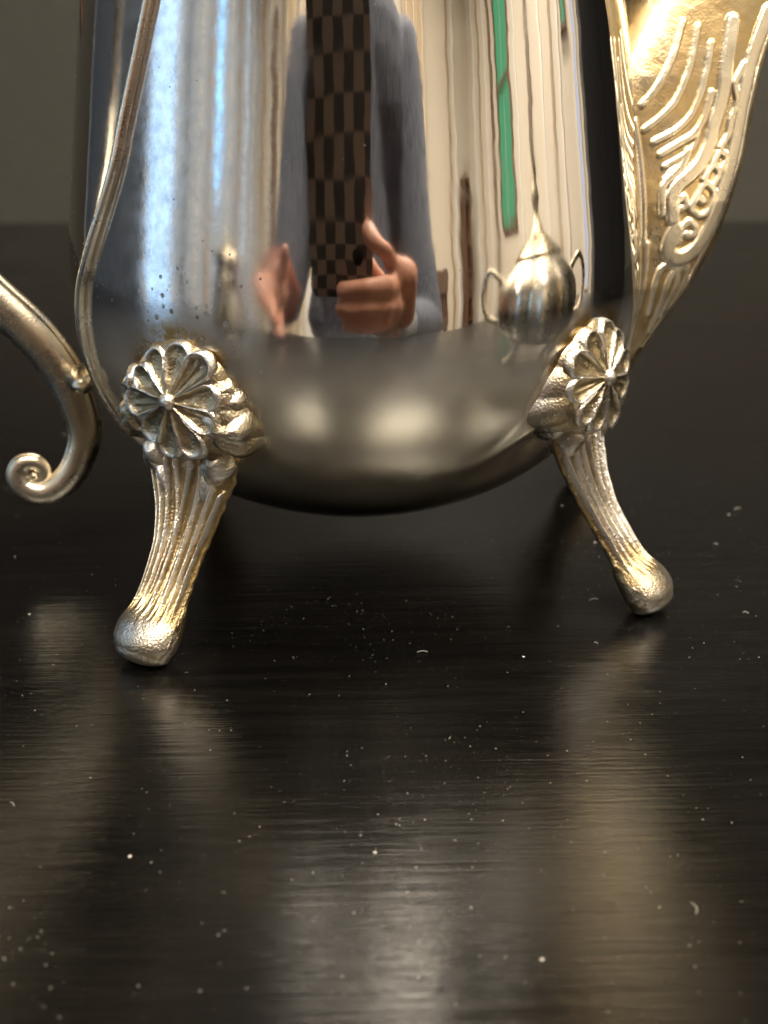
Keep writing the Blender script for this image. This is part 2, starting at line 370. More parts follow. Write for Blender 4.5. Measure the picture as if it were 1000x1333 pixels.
# ------------------------------------------------------------------ teapot
zb, zw, e1, e2, tp = .20, 1.03, 2.1, 2.24, .30
def prof(z):
    z = np.asarray(z, float); t = np.clip((zw-z)/(zw-zb), 0, 1)
    x = np.clip(z-zw, 0, None); up = np.where(x < .25, 1-tp*x*x, 1-tp*.0625-.15*(x-.25)-.10*np.clip(x-.75, 0, 9)**2)
    return np.where(z < zw, np.maximum(1-t**e1, 0)**(1/e2), up)
pot = empty('teapot', (0, 0, 0))
tag(pot, 'footed silver-plated teapot with gilt handle and spout, standing on the black table', 'teapot')
LEGS = [(-34, 0.0), (56, -.035), (121, 0), (222, 0)]
ROS = [(-31.5, .805), (47, .825), (121, .8), (222, .8)]
def build_body():
    k = np.linspace(0, 1, 150); zl = zb+(zw-zb)*(1-np.cos(k*PI/2))
    zu = np.linspace(zw, 2.12, 90)[1:]; z = np.concatenate([zl, zu]); r = prof(z)
    nk = spline([(float(prof(2.12)), 2.12), (.72, 2.26), (.62, 2.34), (.60, 2.42), (.63, 2.46)], 24)[1:]
    z = np.concatenate([z, nk[:, 1]]); r = np.concatenate([r, nk[:, 0]]); n = 320
    az = np.linspace(-180, 180, n, endpoint=False); A, Z = np.meshgrid(az, z); R = np.repeat(r[:, None], n, 1)
    P = np.stack([R*np.sin(np.radians(A)), -R*np.cos(np.radians(A)), Z], -1)
    # outward normal
    dr = np.gradient(r)/np.maximum(np.gradient(z), 1e-4); nr = 1/np.sqrt(1+dr**2); nz = -dr*nr
    N = np.stack([np.sin(np.radians(A))*nr[:, None], -np.cos(np.radians(A))*nr[:, None], np.repeat(nz[:, None], n, 1)], -1)
    # dent low on the right of the front: a crease with a soft hollow under it
    D = np.zeros_like(R)
    da = (A-34)*PI/180*R; dz = Z-.60; c, s_ = math.cos(.45), math.sin(.45)
    p = c*da+s_*dz; q = -s_*da+c*dz
    D += .019*np.exp(-((p-.03)/.15)**2-((q-.05-.03*np.sin(p*14))/.032)**2)-.026*np.exp(-((p-.02)/.18)**2-((q+.03)/.07)**2)
    D += .006*np.exp(-((p+.20)/.14)**2-(q/.09)**2)
    P = P+N*D[..., None]
    sol = np.zeros_like(R)
    for a, zc in ROS:
        dA = ((A-a+180) % 360-180)*PI/180*R; d = np.hypot(dA, (Z-zc)*1.0)
        sol = np.maximum(sol, np.clip(1-(d-.20)/.075, 0, 1)**1.5)
    V = P.reshape(-1, 3)
    mesh('body', V, quads(len(z), n, cv=True), M['belly'], pot, solder=sol)
build_body()
b = MB(); b.lathe([(.66, 2.45), (.67, 2.48), (.63, 2.51), (.54, 2.58), (.38, 2.69), (.20, 2.76), (.08, 2.80), (.001, 2.80)], 96)
lid = b.build('lid', M['belly'], pot, True)
b = MB(); b.lathe([(.05, 2.78), (.06, 2.84), (.035, 2.88), (.10, 2.95), (.12, 3.03), (.08, 3.11), (.001, 3.14)], 40); b.build('finial', M['handle'], lid, True)

# --- legs
US = np.array([(.66, .885), (.60, .900), (.5, .922), (.4, .955), (.3, 1.005), (.2, 1.07), (.13, 1.125), (.085, 1.17), (.04, 1.195)])
def u_of(z): return np.interp(z, US[::-1, 0], US[::-1, 1])
def loc2w(a, U, Tt, Z):
    a = math.radians(a); return np.stack([U*math.sin(a)+Tt*math.cos(a), -U*math.cos(a)+Tt*math.sin(a), Z], -1)
def build_leg(az, lean, seed):
    ns, nf, nb = 230, 170, 30
    # spine: runs down the shaft and ends inside the foot ball
    sp = spline([(u, z) for z, u in US], ns); U0, Zc = sp[:, 0], sp[:, 1]
    s = np.linspace(0, 1, ns); s = (US[0, 0]-Zc)/(US[0, 0]-US[-1, 0])
    U0 = U0+lean*np.clip(1-s*1.15, 0, 1)
    sm = lambda v: np.convolve(np.pad(v, 12, 'edge'), np.hanning(27)[1:-1]/np.hanning(27).sum(), 'valid')
    half = np.interp(s, [0, .08, .2, .38, .55, .70, .82, .9, .96, 1], [.168, .176, .164, .124, .097, .091, .098, .113, .110, .090])
    deep = np.interp(s, [0, .08, .2, .38, .55, .70, .82, .9, .96, 1], [.055, .060, .052, .044, .040, .042, .052, .076, .080, .070])
    half, deep = sm(half), sm(deep)
    T = np.gradient(np.stack([U0, Zc], -1), axis=0); T /= np.linalg.norm(T, axis=1)[:, None]
    Nn = np.stack([-T[:, 1], T[:, 0]], -1)          # outward in the (u, z) plane
    # front: q -1..1, back closes the loop
    qf = np.sin(np.linspace(-PI/2, PI/2, nf)*.995); qb = np.linspace(1, -1, nb+2)[1:-1]
    q = np.concatenate([qf, qb]); front = np.concatenate([np.ones(nf, bool), np.zeros(nb, bool)])
    Q = np.repeat(q[None], ns, 0); SS = np.repeat(s[:, None], nf+nb, 1)
    arc = np.sqrt(np.clip(1-Q**2, 0, 1))
    h = np.where(front[None], arc**.8*deep[:, None], -arc*deep[:, None]*np.where(SS > .8, .95, .45))
    # flutes: ridges with round arches at the top, the middle ones merging like a leaf vein
    rid = np.zeros_like(Q)
    mid = np.interp(SS, [0, .10, .52, 1], [.17, .19, .0, .0])
    for c, w_, s0 in ((-.93, .034, .10), (-.70, .050, .05), (-.43, .055, .10), (.43, .055, .10), (.70, .050, .16), (.90, .034, .24)):
        cc = c*np.interp(SS, [0, .2, .6, 1], [1.0, 1., .97, .90])
        rid = np.maximum(rid, np.exp(-((Q-cc)/w_)**2)*np.clip((SS-s0)/.03, 0, 1))
    for c in (-1, 1):
        rid = np.maximum(rid, np.exp(-((Q-c*mid)/.038)**2)*np.clip((SS-.13)/.03, 0, 1))
        rid = np.maximum(rid, .7*np.exp(-((Q-c*.24)/.030)**2)*np.clip((SS-.40)/.25, 0, 1))
    arch = np.exp(-((np.hypot((Q)*1.0, (SS-.16)*1.9)-.19)/.045)**2)*(SS < .16)
    rid = np.maximum(rid, arch)
    fade = np.clip((.90-SS)/.22, 0, 1)
    rid = rid**.9*fade*front[None]
    h = h+rid*.024-.008*fade*front[None]*(arc > .2)
    a = Q*half[:, None]
    # cast collar at the top
    h += front[None]*.022*np.exp(-((SS-.035-.02*np.cos(Q*7))/.035)**2)*arc
    U = U0[:, None]+Nn[:, 0:1]*h; Z = Zc[:, None]+Nn[:, 1:2]*h
    P = np.stack([U, a, Z], -1)
    nz = vnoise(P, 60, seed)*.0007+vnoise(P, 160, seed+1)*.0005
    P[..., 0] += Nn[:, 0:1]*nz*np.where(front, 1, .3); P[..., 2] += Nn[:, 1:2]*nz
    # ragged casting seam along both edges
    seam = (np.abs(Q) > .97)*vnoise(P, 130, seed+3)*.004; P[..., 1] += np.sign(Q)*seam
    P[..., 2] = np.maximum(P[..., 2], 0.004)
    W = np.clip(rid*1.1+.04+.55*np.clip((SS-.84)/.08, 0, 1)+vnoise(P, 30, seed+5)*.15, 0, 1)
    nv = nf+nb; V = loc2w(az, P[..., 0], P[..., 1], P[..., 2]).reshape(-1, 3)
    F = quads(ns, nv, cv=True).tolist()
    # round the end of the foot
    Pc = P[-1]; cu, cz = U0[-1], Zc[-1]; extra = []; wx = []
    prev = (ns-1)*nv; k = 7
    for i in range(1, k+1):
        f = math.cos(i/k*PI/2); g = math.sin(i/k*PI/2)*.036
        ring = np.stack([cu+(Pc[:, 0]-cu)*f+T[-1, 0]*g, Pc[:, 1]*f, np.maximum(cz+(Pc[:, 2]-cz)*f+T[-1, 1]*g, .004)], -1)
        base = ns*nv+(i-1)*nv; extra.append(loc2w(az, ring[:, 0], ring[:, 1], ring[:, 2])); wx += [.7]*nv
        F += [(prev+j, base+j, base+(j+1) % nv, prev+(j+1) % nv) for j in range(nv)]; prev = base
    V = np.vstack([V]+extra); W = np.concatenate([W.ravel(), wx])
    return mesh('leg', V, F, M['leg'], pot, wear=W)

def blob(name, az, u, t, z, ru, rt, rz, parent, mat, seed, rot=0, flat=0, amp=.10, wear=.6, crease=0):
    n1, n2 = 26, 36
    th = np.linspace(0, PI, n1); ph = np.linspace(0, 2*PI, n2, endpoint=False); TH, PH = np.meshgrid(th, ph, indexing='ij')
    D = np.stack([np.sin(TH)*np.cos(PH), np.sin(TH)*np.sin(PH), np.cos(TH)], -1)
    k = 1+amp*vnoise(D, 3.2, seed)+amp*.5*vnoise(D, 9, seed+1)+crease*np.abs(np.cos(2.5*np.arctan2(D[..., 2], D[..., 1])+1.5*D[..., 0])); P = D*k[..., None]*np.array([ru, rt, rz])
    c, s_ = math.cos(rot), math.sin(rot); y, zz = P[..., 1]*c-P[..., 2]*s_, P[..., 1]*s_+P[..., 2]*c
    V = loc2w(az, u+P[..., 0], t+y, z+zz).reshape(-1, 3)
    W = np.clip(wear+.35*vnoise(D, 4, seed+2), 0, 1)
    return mesh(name, V, quads(n1, n2, cv=True), mat, parent, wear=W)

NP_, RF = 10, .178
def petal_mesh(i, seed):
    """a cupped petal in the rosette plane: x outwards along its own axis, z off the plane"""
    r = np.random.default_rng(seed+i*13); nr, na = 22, 21; da = 2*PI/NP_
    L = RF*(1+.09*r.normal()*.6); rr = np.linspace(0, 1, nr); aa = np.linspace(-1, 1, na); RR, AA = np.meshgrid(rr, aa, indexing='ij')
    edge = 1-.22*np.abs(AA)**2.4
    rho = .018+(L-.018)*RR*edge; ang = AA*da/2*(1.0-.03*RR)+.10*math.sin(i*2.3)*RR*.5
    rim = np.exp(-((1-np.abs(AA))/.17)**2)*np.clip(RR*2.0, .3, 1); tip = np.exp(-((1-RR)/.11)**2)
    hgt = .008+.012*np.maximum(rim*.95, tip)-.013*(1-AA**2)*np.sin(np.clip(RR, 0, 1)*PI*.85)+.006*np.exp(-((AA-.2)/.14)**2)*np.clip((RR-.2)*6, 0, 1)*np.clip((.85-RR)*6, 0, 1)*(i % 4 == 1)
    hgt -= .024*(RR > .999)
    hgt += .016*(1-RR)**2-.030*RR**3*.3
    X = rho*np.cos(ang); Y = rho*np.sin(ang)
    P = np.stack([X, Y, hgt], -1); P[..., 2] += vnoise(P, 90, seed+i)*.0028+vnoise(P, 220, seed+i+7)*.0012
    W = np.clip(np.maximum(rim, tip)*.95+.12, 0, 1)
    # skirt down to the plate behind the outer edge and the sides
    V = P.reshape(-1, 3); F = quads(nr, na).tolist()
    bord = [k*na for k in range(nr)]+[(nr-1)*na+j for j in range(1, na)]+[k*na+na-1 for k in range(nr-2, -1, -1)]
    base = len(V); sk = V[bord].copy(); sk[:, 2] = -.03; V = np.vstack([V, sk])
    F += [(bord[k], base+k, base+k+1, bord[k+1]) for k in range(len(bord)-1)]
    return V, F, np.concatenate([W.ravel(), np.zeros(len(bord))])
def build_rosette(leg, az, zc, seed):
    a = math.radians(az); N = np.array([math.sin(a), -math.cos(a), .05]); N /= np.linalg.norm(N)
    Tt = np.array([math.cos(a), math.sin(a), 0]); B = np.cross(N, Tt); B /= np.linalg.norm(B)
    if B[2] < 0: B = -B
    C = np.array(polar(az, .985, zc))+N*.045
    def tow(P): return C+P[..., 0:1]*Tt+P[..., 1:2]*B+P[..., 2:3]*N
    # plate: scalloped dome from the flower's rim back onto the belly, broader at the lower corners
    n, m = 260, 44; ph = np.linspace(0, 2*PI, n, endpoint=False); k = np.linspace(0, 1, m); K, PH = np.meshgrid(k, ph, indexing='ij')
    outer = .200+.050*np.exp(-((np.abs((PH-PI/2+PI) % (2*PI)-PI)-2.05)/.42)**2)+.012*np.exp(-(((PH-PI/2+PI) % (2*PI)-PI)/.6)**2)
    outer = outer*(1+.030*np.abs(np.sin(PH*6.5+.4)))
    rad = np.where(K < .45, K/.45*.130, .130+(outer-.130)*np.sin(np.clip((K-.45)/.55, 0, 1)*PI/2)**.9)
    hh = np.where(K < .45, -.010, -.012+.004*np.sin(np.clip((K-.45)/.3, 0, 1)*PI)-.17*np.clip((K-.50)/.5, 0, 1)**1.6)
    hh = hh+.010*np.abs(np.sin(PH*6.5+.4))*np.clip((K-.5)*4, 0, 1)*np.clip((1-K)*4, 0, 1)
    P = np.stack([rad*np.cos(PH), rad*np.sin(PH), hh], -1); P[..., 2] += vnoise(P, 45, seed)*.003
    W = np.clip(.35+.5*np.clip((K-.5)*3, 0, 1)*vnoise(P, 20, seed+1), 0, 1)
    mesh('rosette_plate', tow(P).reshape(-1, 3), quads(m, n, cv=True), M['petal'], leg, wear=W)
    for i in range(NP_):
        V, F, W = petal_mesh(i, seed); g = i*2*PI/NP_+.18; c, s_ = math.cos(g), math.sin(g)
        V2 = np.stack([V[:, 0]*c-V[:, 1]*s_, V[:, 0]*s_+V[:, 1]*c, V[:, 2]], -1)
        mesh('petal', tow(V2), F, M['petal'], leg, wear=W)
    bb = MB(); bb.lathe([(.0005, .048), (.012, .046), (.022, .040), (.026, .032), (.024, .022), (.028, .012), (.034, .0)], 28)
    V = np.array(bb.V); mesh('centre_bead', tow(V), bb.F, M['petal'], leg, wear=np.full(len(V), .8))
for i, (az, lean) in enumerate(LEGS):
    lg = build_leg(az, lean, 11*i+3)
    raz, zc = ROS[i]
    build_rosette(lg, raz, zc, 100+i*31)
    for sgn in (-1, 1):
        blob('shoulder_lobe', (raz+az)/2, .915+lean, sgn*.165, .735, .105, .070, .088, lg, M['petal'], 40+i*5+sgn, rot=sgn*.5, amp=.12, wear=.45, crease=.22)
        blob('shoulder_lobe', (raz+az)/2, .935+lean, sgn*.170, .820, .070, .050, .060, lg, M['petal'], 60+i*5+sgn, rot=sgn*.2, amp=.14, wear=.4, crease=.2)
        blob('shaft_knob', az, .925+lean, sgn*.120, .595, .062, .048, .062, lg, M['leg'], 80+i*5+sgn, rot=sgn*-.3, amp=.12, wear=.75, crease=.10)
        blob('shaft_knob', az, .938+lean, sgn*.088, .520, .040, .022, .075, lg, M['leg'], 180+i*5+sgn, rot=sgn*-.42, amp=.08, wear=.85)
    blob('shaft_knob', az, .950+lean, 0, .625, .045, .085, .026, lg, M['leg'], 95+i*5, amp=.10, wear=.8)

# --- spout
PR = np.array([(.667-.10, 1.00), (.667, 1.069), (.829, 1.178), (1.002, 1.284), (1.171, 1.371), (1.337, 1.412), (1.445, 1.437), (1.532, 1.446), (1.75, 1.47), (1.95, 1.54), (2.2, 1.70), (2.5, 1.95)])
SAZ = 97
def px2rz(x, y):   # two bilinear fits that turn a sketch of the spout's flank into radius and height
    X, Y = x/3.705+780, y/3.705+160
    return (-1.28592+.00262406*X-.000435673*Y+8.18890e-7*X*Y, 1.94733+4.8695e-5*X-.00239084*Y-3.14851e-7*X*Y)
STROKES = [  # (half width, height, polyline) on the spout's flank
    (.026, 1.0, [(640, -420), (600, -250), (575, -110), (535, 0), (500, 110), (455, 190), (400, 245), (345, 290), (318, 340), (316, 385)]),
    (.026, 1.1, [(318, 400), (322, 440)]),
    (.013, .6, [(520, -120), (480, -10), (430, 60), (360, 100), (270, 150)]), (.012, .6, [(530, -330), (490, -180), (430, -40), (350, 40), (240, 95)]), (.012, .6, [(470, -400), (420, -230), (350, -90), (270, -10), (200, 40)]), (.012, .6, [(400, -420), (340, -270), (260, -140), (195, -70)]),
    (.013, .8, [(400, 135), (370, 200), (300, 265), (272, 310), (270, 420)]),
    (.012, .5, [(400, 150), (360, 195), (320, 225), (290, 262)]), (.010, .45, [(455, 50), (430, 110), (385, 150), (330, 180), (285, 205)]), 
    (.030, 1.05, [(335, 495), (310, 550), (305, 600), (345, 630), (400, 618), (455, 565), (500, 490), (540, 400), (580, 300), (615, 200), (645, 90), (665, 0), (700, -150), (760, -320), (830, -460)]),
    (.018, 1.0, [(330, 490), (352, 505), (345, 550)]),
    (.012, .9, [(900, -480), (800, -260), (740, -90), (712, 20), (690, 120), (655, 230), (610, 320), (585, 390), (560, 450), (520, 520), (470, 630), (425, 740), (370, 850)]),
    (.012, .9, [(405, 395), (440, 330), (478, 280), (522, 320), (500, 395), (455, 428), (408, 398)]),
    (.016, .9, [(455, 350), (465, 358)]),
    (.012, .9, [(470, 262), (520, 200), (548, 235), (520, 290)]), (.012, .9, [(520, 190), (555, 140), (590, 165), (560, 220)]),
    (.012, .8, [(560, 120), (600, 60), (615, 0), (650, -80), (640, -160), (690, -240)]),
    (.013, .9, [(345, 360), (372, 340), (380, 380), (350, 400)]),
    (.014, .9, [(372, 480), (400, 455), (430, 480), (420, 520), (385, 515)]),
    (.013, .8, [(250, 1000), (285, 860), (310, 740), (345, 690), (352, 760), (300, 920)]),
    (.013, .8, [(230, 900), (240, 780), (262, 700), (300, 665), (345, 675)]),
    (.013, .8, [(355, 690), (395, 665), (400, 730), (365, 840), (290, 980), (240, 1080)]),
    (.010, .6, [(205, 560), (190, 800), (165, 960), (150, 1080)]),
    (.011, .9, [(128, 0), (150, 150), (160, 330), (166, 600), (160, 900), (150, 1100)]),
    (.008, .7, [(158, 0), (176, 150), (186, 330), (190, 560)]),
]
def build_spout():
    nz, na = 420, 520
    Z = np.linspace(.575, 2.5, nz); ro = np.interp(Z, PR[:, 0], PR[:, 1]); ro = np.convolve(np.pad(ro, 8, 'edge'), np.ones(17)/17, 'valid')
    ro = ro-.055*np.clip((Z-.60)/.15, 0, 1)
    ri = .78+.55*np.clip(Z-1.55, 0, 9)**1.3; ri = np.minimum(ri, ro-.24)
    ww = np.interp(Z, [.57, .75, 1.0, 1.3, 1.7, 2.1, 2.5], [.10, .19, .26, .28, .25, .19, .13])
    x_ = np.linspace(-1, 1, na//2+1); u_ = np.sin(x_*PI/2)
    u1 = np.concatenate([u_, u_[::-1][1:-1]]); sg_ = np.concatenate([-np.ones(na//2+1), np.ones(na//2-1)])
    c = ((ro+ri)/2)[:, None]; R = ((ro-ri)/2)[:, None]; W = ww[:, None]
    ca = np.repeat(u1[None], nz, 0); sa = np.repeat((sg_*np.clip(1-np.abs(u1)**3.2, 0, 1)**.32)[None], nz, 0)
    Rr = c+R*ca; Tt = W*sa; ZZ = np.repeat(Z[:, None], na, 1)
    H = np.zeros_like(Rr)
    for hw, amp, pts in STROKES:
        q = spline([px2rz(*p) for p in pts], max(10, len(pts)*7)) if len(pts) > 2 else np.array([px2rz(*p) for p in pts])
        d = np.full(Rr.shape, 9.)
        lo = q.min(0)-.08; hi = q.max(0)+.08
        msk = (Rr > lo[0]) & (Rr < hi[0]) & (ZZ > lo[1]) & (ZZ < hi[1])
        x, y = Rr[msk], ZZ[msk]; dd = np.full(x.shape, 9.)
        for (x0, y0), (x1, y1) in zip(q[:-1], q[1:]):
            L2 = (x1-x0)**2+(y1-y0)**2+1e-9; t = np.clip(((x-x0)*(x1-x0)+(y-y0)*(y1-y0))/L2, 0, 1)
            dd = np.minimum(dd, np.hypot(x-x0-t*(x1-x0), y-y0-t*(y1-y0)))
        d[msk] = dd
        g = amp*np.minimum(1, 1.35*np.sqrt(np.clip(1-(d/(hw*1.0))**2, 0, 1)))*.9; H = np.maximum(H, g)
    # plain ribs carry on above the ornament
    side = np.clip(np.abs(sa)*1.6-.6, 0, 1)
    up = np.clip((ZZ-2.0)/.10, 0, 1)
    ribs = .8*np.exp(-((((Rr-c)/R+.1) % .42-.21)/.06)**2)*up; H = np.maximum(H, ribs)
    P = np.stack([Rr, Tt, ZZ], -1)
    grain = vnoise(P, 55, 5)*.05+vnoise(P, 130, 6)*.03
    disp = (.0145*H+.0035*grain*4*(H < .9))*side; Tt = Tt+np.sign(sa)*disp
    # fine fluting on the outer edge
    Rr = Rr+.006*np.exp(-((np.abs(sa)-.35)/.10)**2)*(ca > 0)
    wear = np.clip(H*.9+.22+grain, 0, 1)
    V = loc2w(SAZ, Rr, Tt, ZZ).reshape(-1, 3); F = quads(nz, na, cv=True).tolist()
    F.append(tuple(range(na)))
    mesh('spout', V, F, M['spout'], pot, wear=wear)
build_spout()

# --- handle: C-scroll on the left, with the strap that hugs the belly
HAZ = -83
hp = [(.66, 2.02, .070), (.95, 2.22, .075), (1.35, 2.36, .080), (1.72, 2.22, .080), (1.86, 1.85, .080), (1.72, 1.48, .078), (1.46, 1.19, .073), (1.39, 1.112, .071),
      (1.257, .970, .070), (1.142, .839, .069), (1.056, .683, .066), (1.016, .508, .057), (1.047, .390, .050), (1.105, .305, .048), (1.182, .262, .046),
      (1.249, .278, .043), (1.275, .325, .039), (1.257, .372, .035), (1.213, .382, .031), (1.183, .357, .026), (1.180, .326, .022), (1.203, .308, .018), (1.224, .320, .015), (1.220, .340, .013)]
def build_handle():
    H = spline(hp, 420); P = np.array(polar(HAZ, 1, 0))
    a = math.radians(HAZ); er = np.array([math.sin(a), -math.cos(a), 0]); et = np.array([math.cos(a), math.sin(a), 0])
    C = H[:, 0:1]*er+H[:, 1:2]*np.array([0, 0, 1.])
    # ridges along the sweep
    sh = lambda t: (1+.07*np.cos(2*t)-.085*np.exp(-((np.sin(t)-.35)/.10)**2)*(1)+.045*np.exp(-((np.sin(t)-.12)/.07)**2)-.05*np.exp(-((np.sin(t)+.62)/.10)**2))
    V, F = tube(C, H[:, 2], 90, up=et, shape=sh)
    V = V+vnoise(V, 28, 4)[:, None]*.0012
    W = np.clip(.45+.4*vnoise(V, 14, 9), 0, 1)
    h = mesh('handle', V, F, M['handle'], pot, wear=W)
    # end boss of the scroll
    blob('scroll_boss', HAZ, 1.212, -.0, .335, .018, .040, .018, h, M['handle'], 5, wear=.6)
    st = [(-36.5, 1.95), (-40.0, 1.75), (-43.6, 1.56), (-45.0, 1.476), (-46.8, 1.402), (-50.2, 1.292), (-55.0, 1.161), (-58.5, 1.073), (-61.0, .959), (-63.1, .837), (-64.6, .702), (-64.3, .613), (-62.0, .531), (-58, .45), (-52, .38)]
    Q = spline(st, 200); r = prof(Q[:, 1]); p = np.stack([r*np.sin(np.radians(Q[:, 0])), -r*np.cos(np.radians(Q[:, 0])), Q[:, 1]], -1)
    nrm = p*[1, 1, 0]; nrm /= np.linalg.norm(nrm, axis=1)[:, None]
    rad = np.interp(Q[:, 1], [.38, .5, .9, 1.1, 1.4, 1.95], [.013, .016, .018, .018, .017, .016])
    V, F = tube(p+nrm*.012, rad, 28, up=nrm, shape=None)
    mesh('handle_strap', V, F, M['handle'], pot, wear=np.full(len(V), .75))
    # short solder bridge between scroll and strap
    blob('solder_bridge', -73, 1.000, -.02, .725, .050, .12, .045, h, M['handle'], 31, amp=.10, wear=.35)
build_handle()

# ------------------------------------------------------------------ companion pieces seen mirrored in the belly
def vessel(name, x, y, prof_, leg_r, leg_h, label, cat, knob, rz=0, mat='belly', flute=.0):
    t = empty(name, (x, y, 0), rz); tag(t, label, cat)
    P = spline(prof_, 60); b = MB(); b.lathe([(max(r, .001), z) for r, z in P], 180); V = np.array(b.V)
    a_ = np.arctan2(V[:, 1], V[:, 0]); g = 1+flute*np.cos(12*a_)*np.clip(np.sin((V[:, 2]-prof_[0][1])/(prof_[-1][1]-prof_[0][1])*PI), 0, 1); V[:, :2] *= g[:, None]
    mesh('body', V, b.F, M[mat], t, wear=np.clip(.6+20*(g-1)*.5, 0, 1))
    P = spline(knob, 50); b = MB(); b.lathe([(max(r, .001), z) for r, z in P], 40); ld = b.build('lid', M['handle'], t, True)
    for k in range(4):
        a = PI/4+k*PI/2; c, s_ = math.cos(a), math.sin(a)
        q = spline([(c*leg_r*.85, s_*leg_r*.85, leg_h+.10), (c*leg_r*.95, s_*leg_r*.95, leg_h*.6), (c*leg_r*1.10, s_*leg_r*1.10, leg_h*.25), (c*leg_r*1.2, s_*leg_r*1.2, .035)], 24)
        V, F = tube(q, np.interp(np.linspace(0, 1, 24), [0, .3, .7, .9, 1], [.10, .07, .035, .05, .035]), 20, up=(-s_, c, 0)); lg = mesh('leg', V, F, M['leg'], t, wear=np.full(len(V), .6))
        b = MB(); b.lathe([(.001, .06), (.04, .055), (.09, .02), (.12, -.02), (.10, -.05)], 24)
        V = np.array(b.V); ang = np.arctan2(V[:, 1], V[:, 0]); rr = np.hypot(V[:, 0], V[:, 1])*(1+.12*np.cos(ang*9))
        V = np.stack([V[:, 2], rr*np.cos(ang), rr*np.sin(ang)], -1); V = V @ np.array([[c, s_, 0], [-s_, c, 0], [0, 0, 1]])
        V += np.array([c*leg_r*.95, s_*leg_r*.95, leg_h+.14]); mesh('rosette', V, b.F, M['petal'], lg, wear=np.full(len(V), .6))
    for s_ in (-1, 1):
        R = max(p[0] for p in prof_); zm = prof_[len(prof_)//2][1]
        q = spline([(s_*R*.9, 0, zm+.35), (s_*R*1.25, 0, zm+.50), (s_*R*1.42, 0, zm+.25), (s_*R*1.3, 0, zm-.05), (s_*R*.97, 0, zm-.15)], 50)
        V, F = tube(q, .045, 20, up=(0, 1, 0)); mesh('handle', V, F, M['handle'], t, wear=np.full(len(V), .4))
    return t
vessel('sugar_bowl', 2.80, -1.60, [(.0, .28), (.4, .30), (.70, .44), (.86, .72), (.84, 1.0), (.64, 1.2), (.52, 1.28)], .62, .28,
       'fluted sugar bowl with pointed lid and loop handles, mirrored right in the belly', 'sugar bowl',
       [(.53, 1.27), (.50, 1.33), (.34, 1.44), (.16, 1.56), (.06, 1.66), (.09, 1.74), (.05, 1.84), (.012, 1.98), (0, 2.05)], 1.15, 'handle', .035)
vessel('creamer', -2.45, -2.75, [(.0, .24), (.2, .26), (.34, .42), (.38, .66), (.32, .95), (.24, 1.2), (.30, 1.42)], .27, .26,
       'slender silver creamer mirrored faintly on the left of the belly', 'creamer',
       [(.30, 1.41), (.24, 1.48), (.10, 1.54), (.04, 1.60), (.06, 1.66), (0, 1.72)], .8)

# ------------------------------------------------------------------ phone and photographer (mirrored in the belly)
ph = empty('phone', (0, -3.90, 1.59)); tag(ph, 'phone in a brown and black checked case, held up in front of the silver', 'phone')
ph.rotation_euler = (math.radians(-14), 0, 0)
def rbox(x0, x1, z0, z1, y0, y1, r, n=8):
    pts = []
    for cx, cz, a0 in ((x1-r, z1-r, 0), (x0+r, z1-r, 90), (x0+r, z0+r, 180), (x1-r, z0+r, 270)):
        for k in range(n+1): a = math.radians(a0+90*k/n); pts.append((cx+r*math.cos(a), cz+r*math.sin(a)))
    m = len(pts); V = [(x, y, z) for y in (y0, y1) for x, z in pts]
    F = [(k, (k+1) % m, m+(k+1) % m, m+k) for k in range(m)]+[tuple(range(m)), tuple(range(2*m-1, m-1, -1))]
    return V, F
V, F = rbox(-1.05, .32, -.60, 2.15, 0, .17, .16); mesh('case', V, F, M['check'], ph, False)
V, F = rbox(-1.0, .27, -.55, 2.10, .175, .20, .14)
V = [(x, y-.35*0, z) for x, y, z in V]; mesh('screen', [(x, -.03+(.175-y)*.0, z) if y < .19 else (x, -.004, z) for x, y, z in V], F, M['phone'], ph, False)
b = MB(); b.lathe([(.001, .0), (.07, .0), (.09, -.02), (.11, -.02), (.11, .05)], 32)
V = np.array(b.V); V = np.stack([V[:, 0], .175-V[:, 2]*0-.0+V[:, 2]*.2, V[:, 1]], -1)
# the lens ring sits in the case behind the camera point
V[:, 1] += -.0; mesh('lens', V, b.F, M['phone'], ph, True)
ph.location = (0, (-3.826-.26)*S, 1.59*S)

def capsules(name, segs, mat, parent, voxel, smooth=4):
    """one continuous skin grown round tapered limbs: union by voxel remesh"""
    VV, FF, o = [], [], 0
    for a, b_, ra, rb in segs:
        a = np.array(a, float); b_ = np.array(b_, float); d = b_-a; L = np.linalg.norm(d); d = d/L if L > 1e-6 else np.array([0, 0, 1.])
        u = np.cross(d, [0, 0, 1.]) if abs(d[2]) < .9 else np.cross(d, [1., 0, 0]); u /= np.linalg.norm(u); v = np.cross(d, u)
        rows = [(a-d*ra*math.cos(t), ra*math.sin(t)) for t in np.linspace(.02, PI/2, 7)]+[(b_+d*rb*math.sin(t), rb*math.cos(t)) for t in np.linspace(0, PI/2-.02, 7)]
        ang = np.linspace(0, 2*PI, 20, endpoint=False)
        for c, r in rows: VV += [tuple(c+r*(math.cos(t)*u+math.sin(t)*v)) for t in ang]
        FF += (quads(len(rows), 20, cv=True)+o).tolist(); FF += [tuple(o+j for j in range(20)), tuple(o+(len(rows)-1)*20+19-j for j in range(20))]
        o += len(rows)*20
    ob = mesh(name, VV, FF, mat, parent)
    m = ob.modifiers.new('r', 'REMESH'); m.mode = 'VOXEL'; m.voxel_size = voxel*S; m.use_smooth_shade = True
    m2 = ob.modifiers.new('s', 'SMOOTH'); m2.iterations = smooth; m2.factor = .6
    return ob
def ell(c, r): return (c, (c[0]+1e-3, c[1], c[2]), r, r)
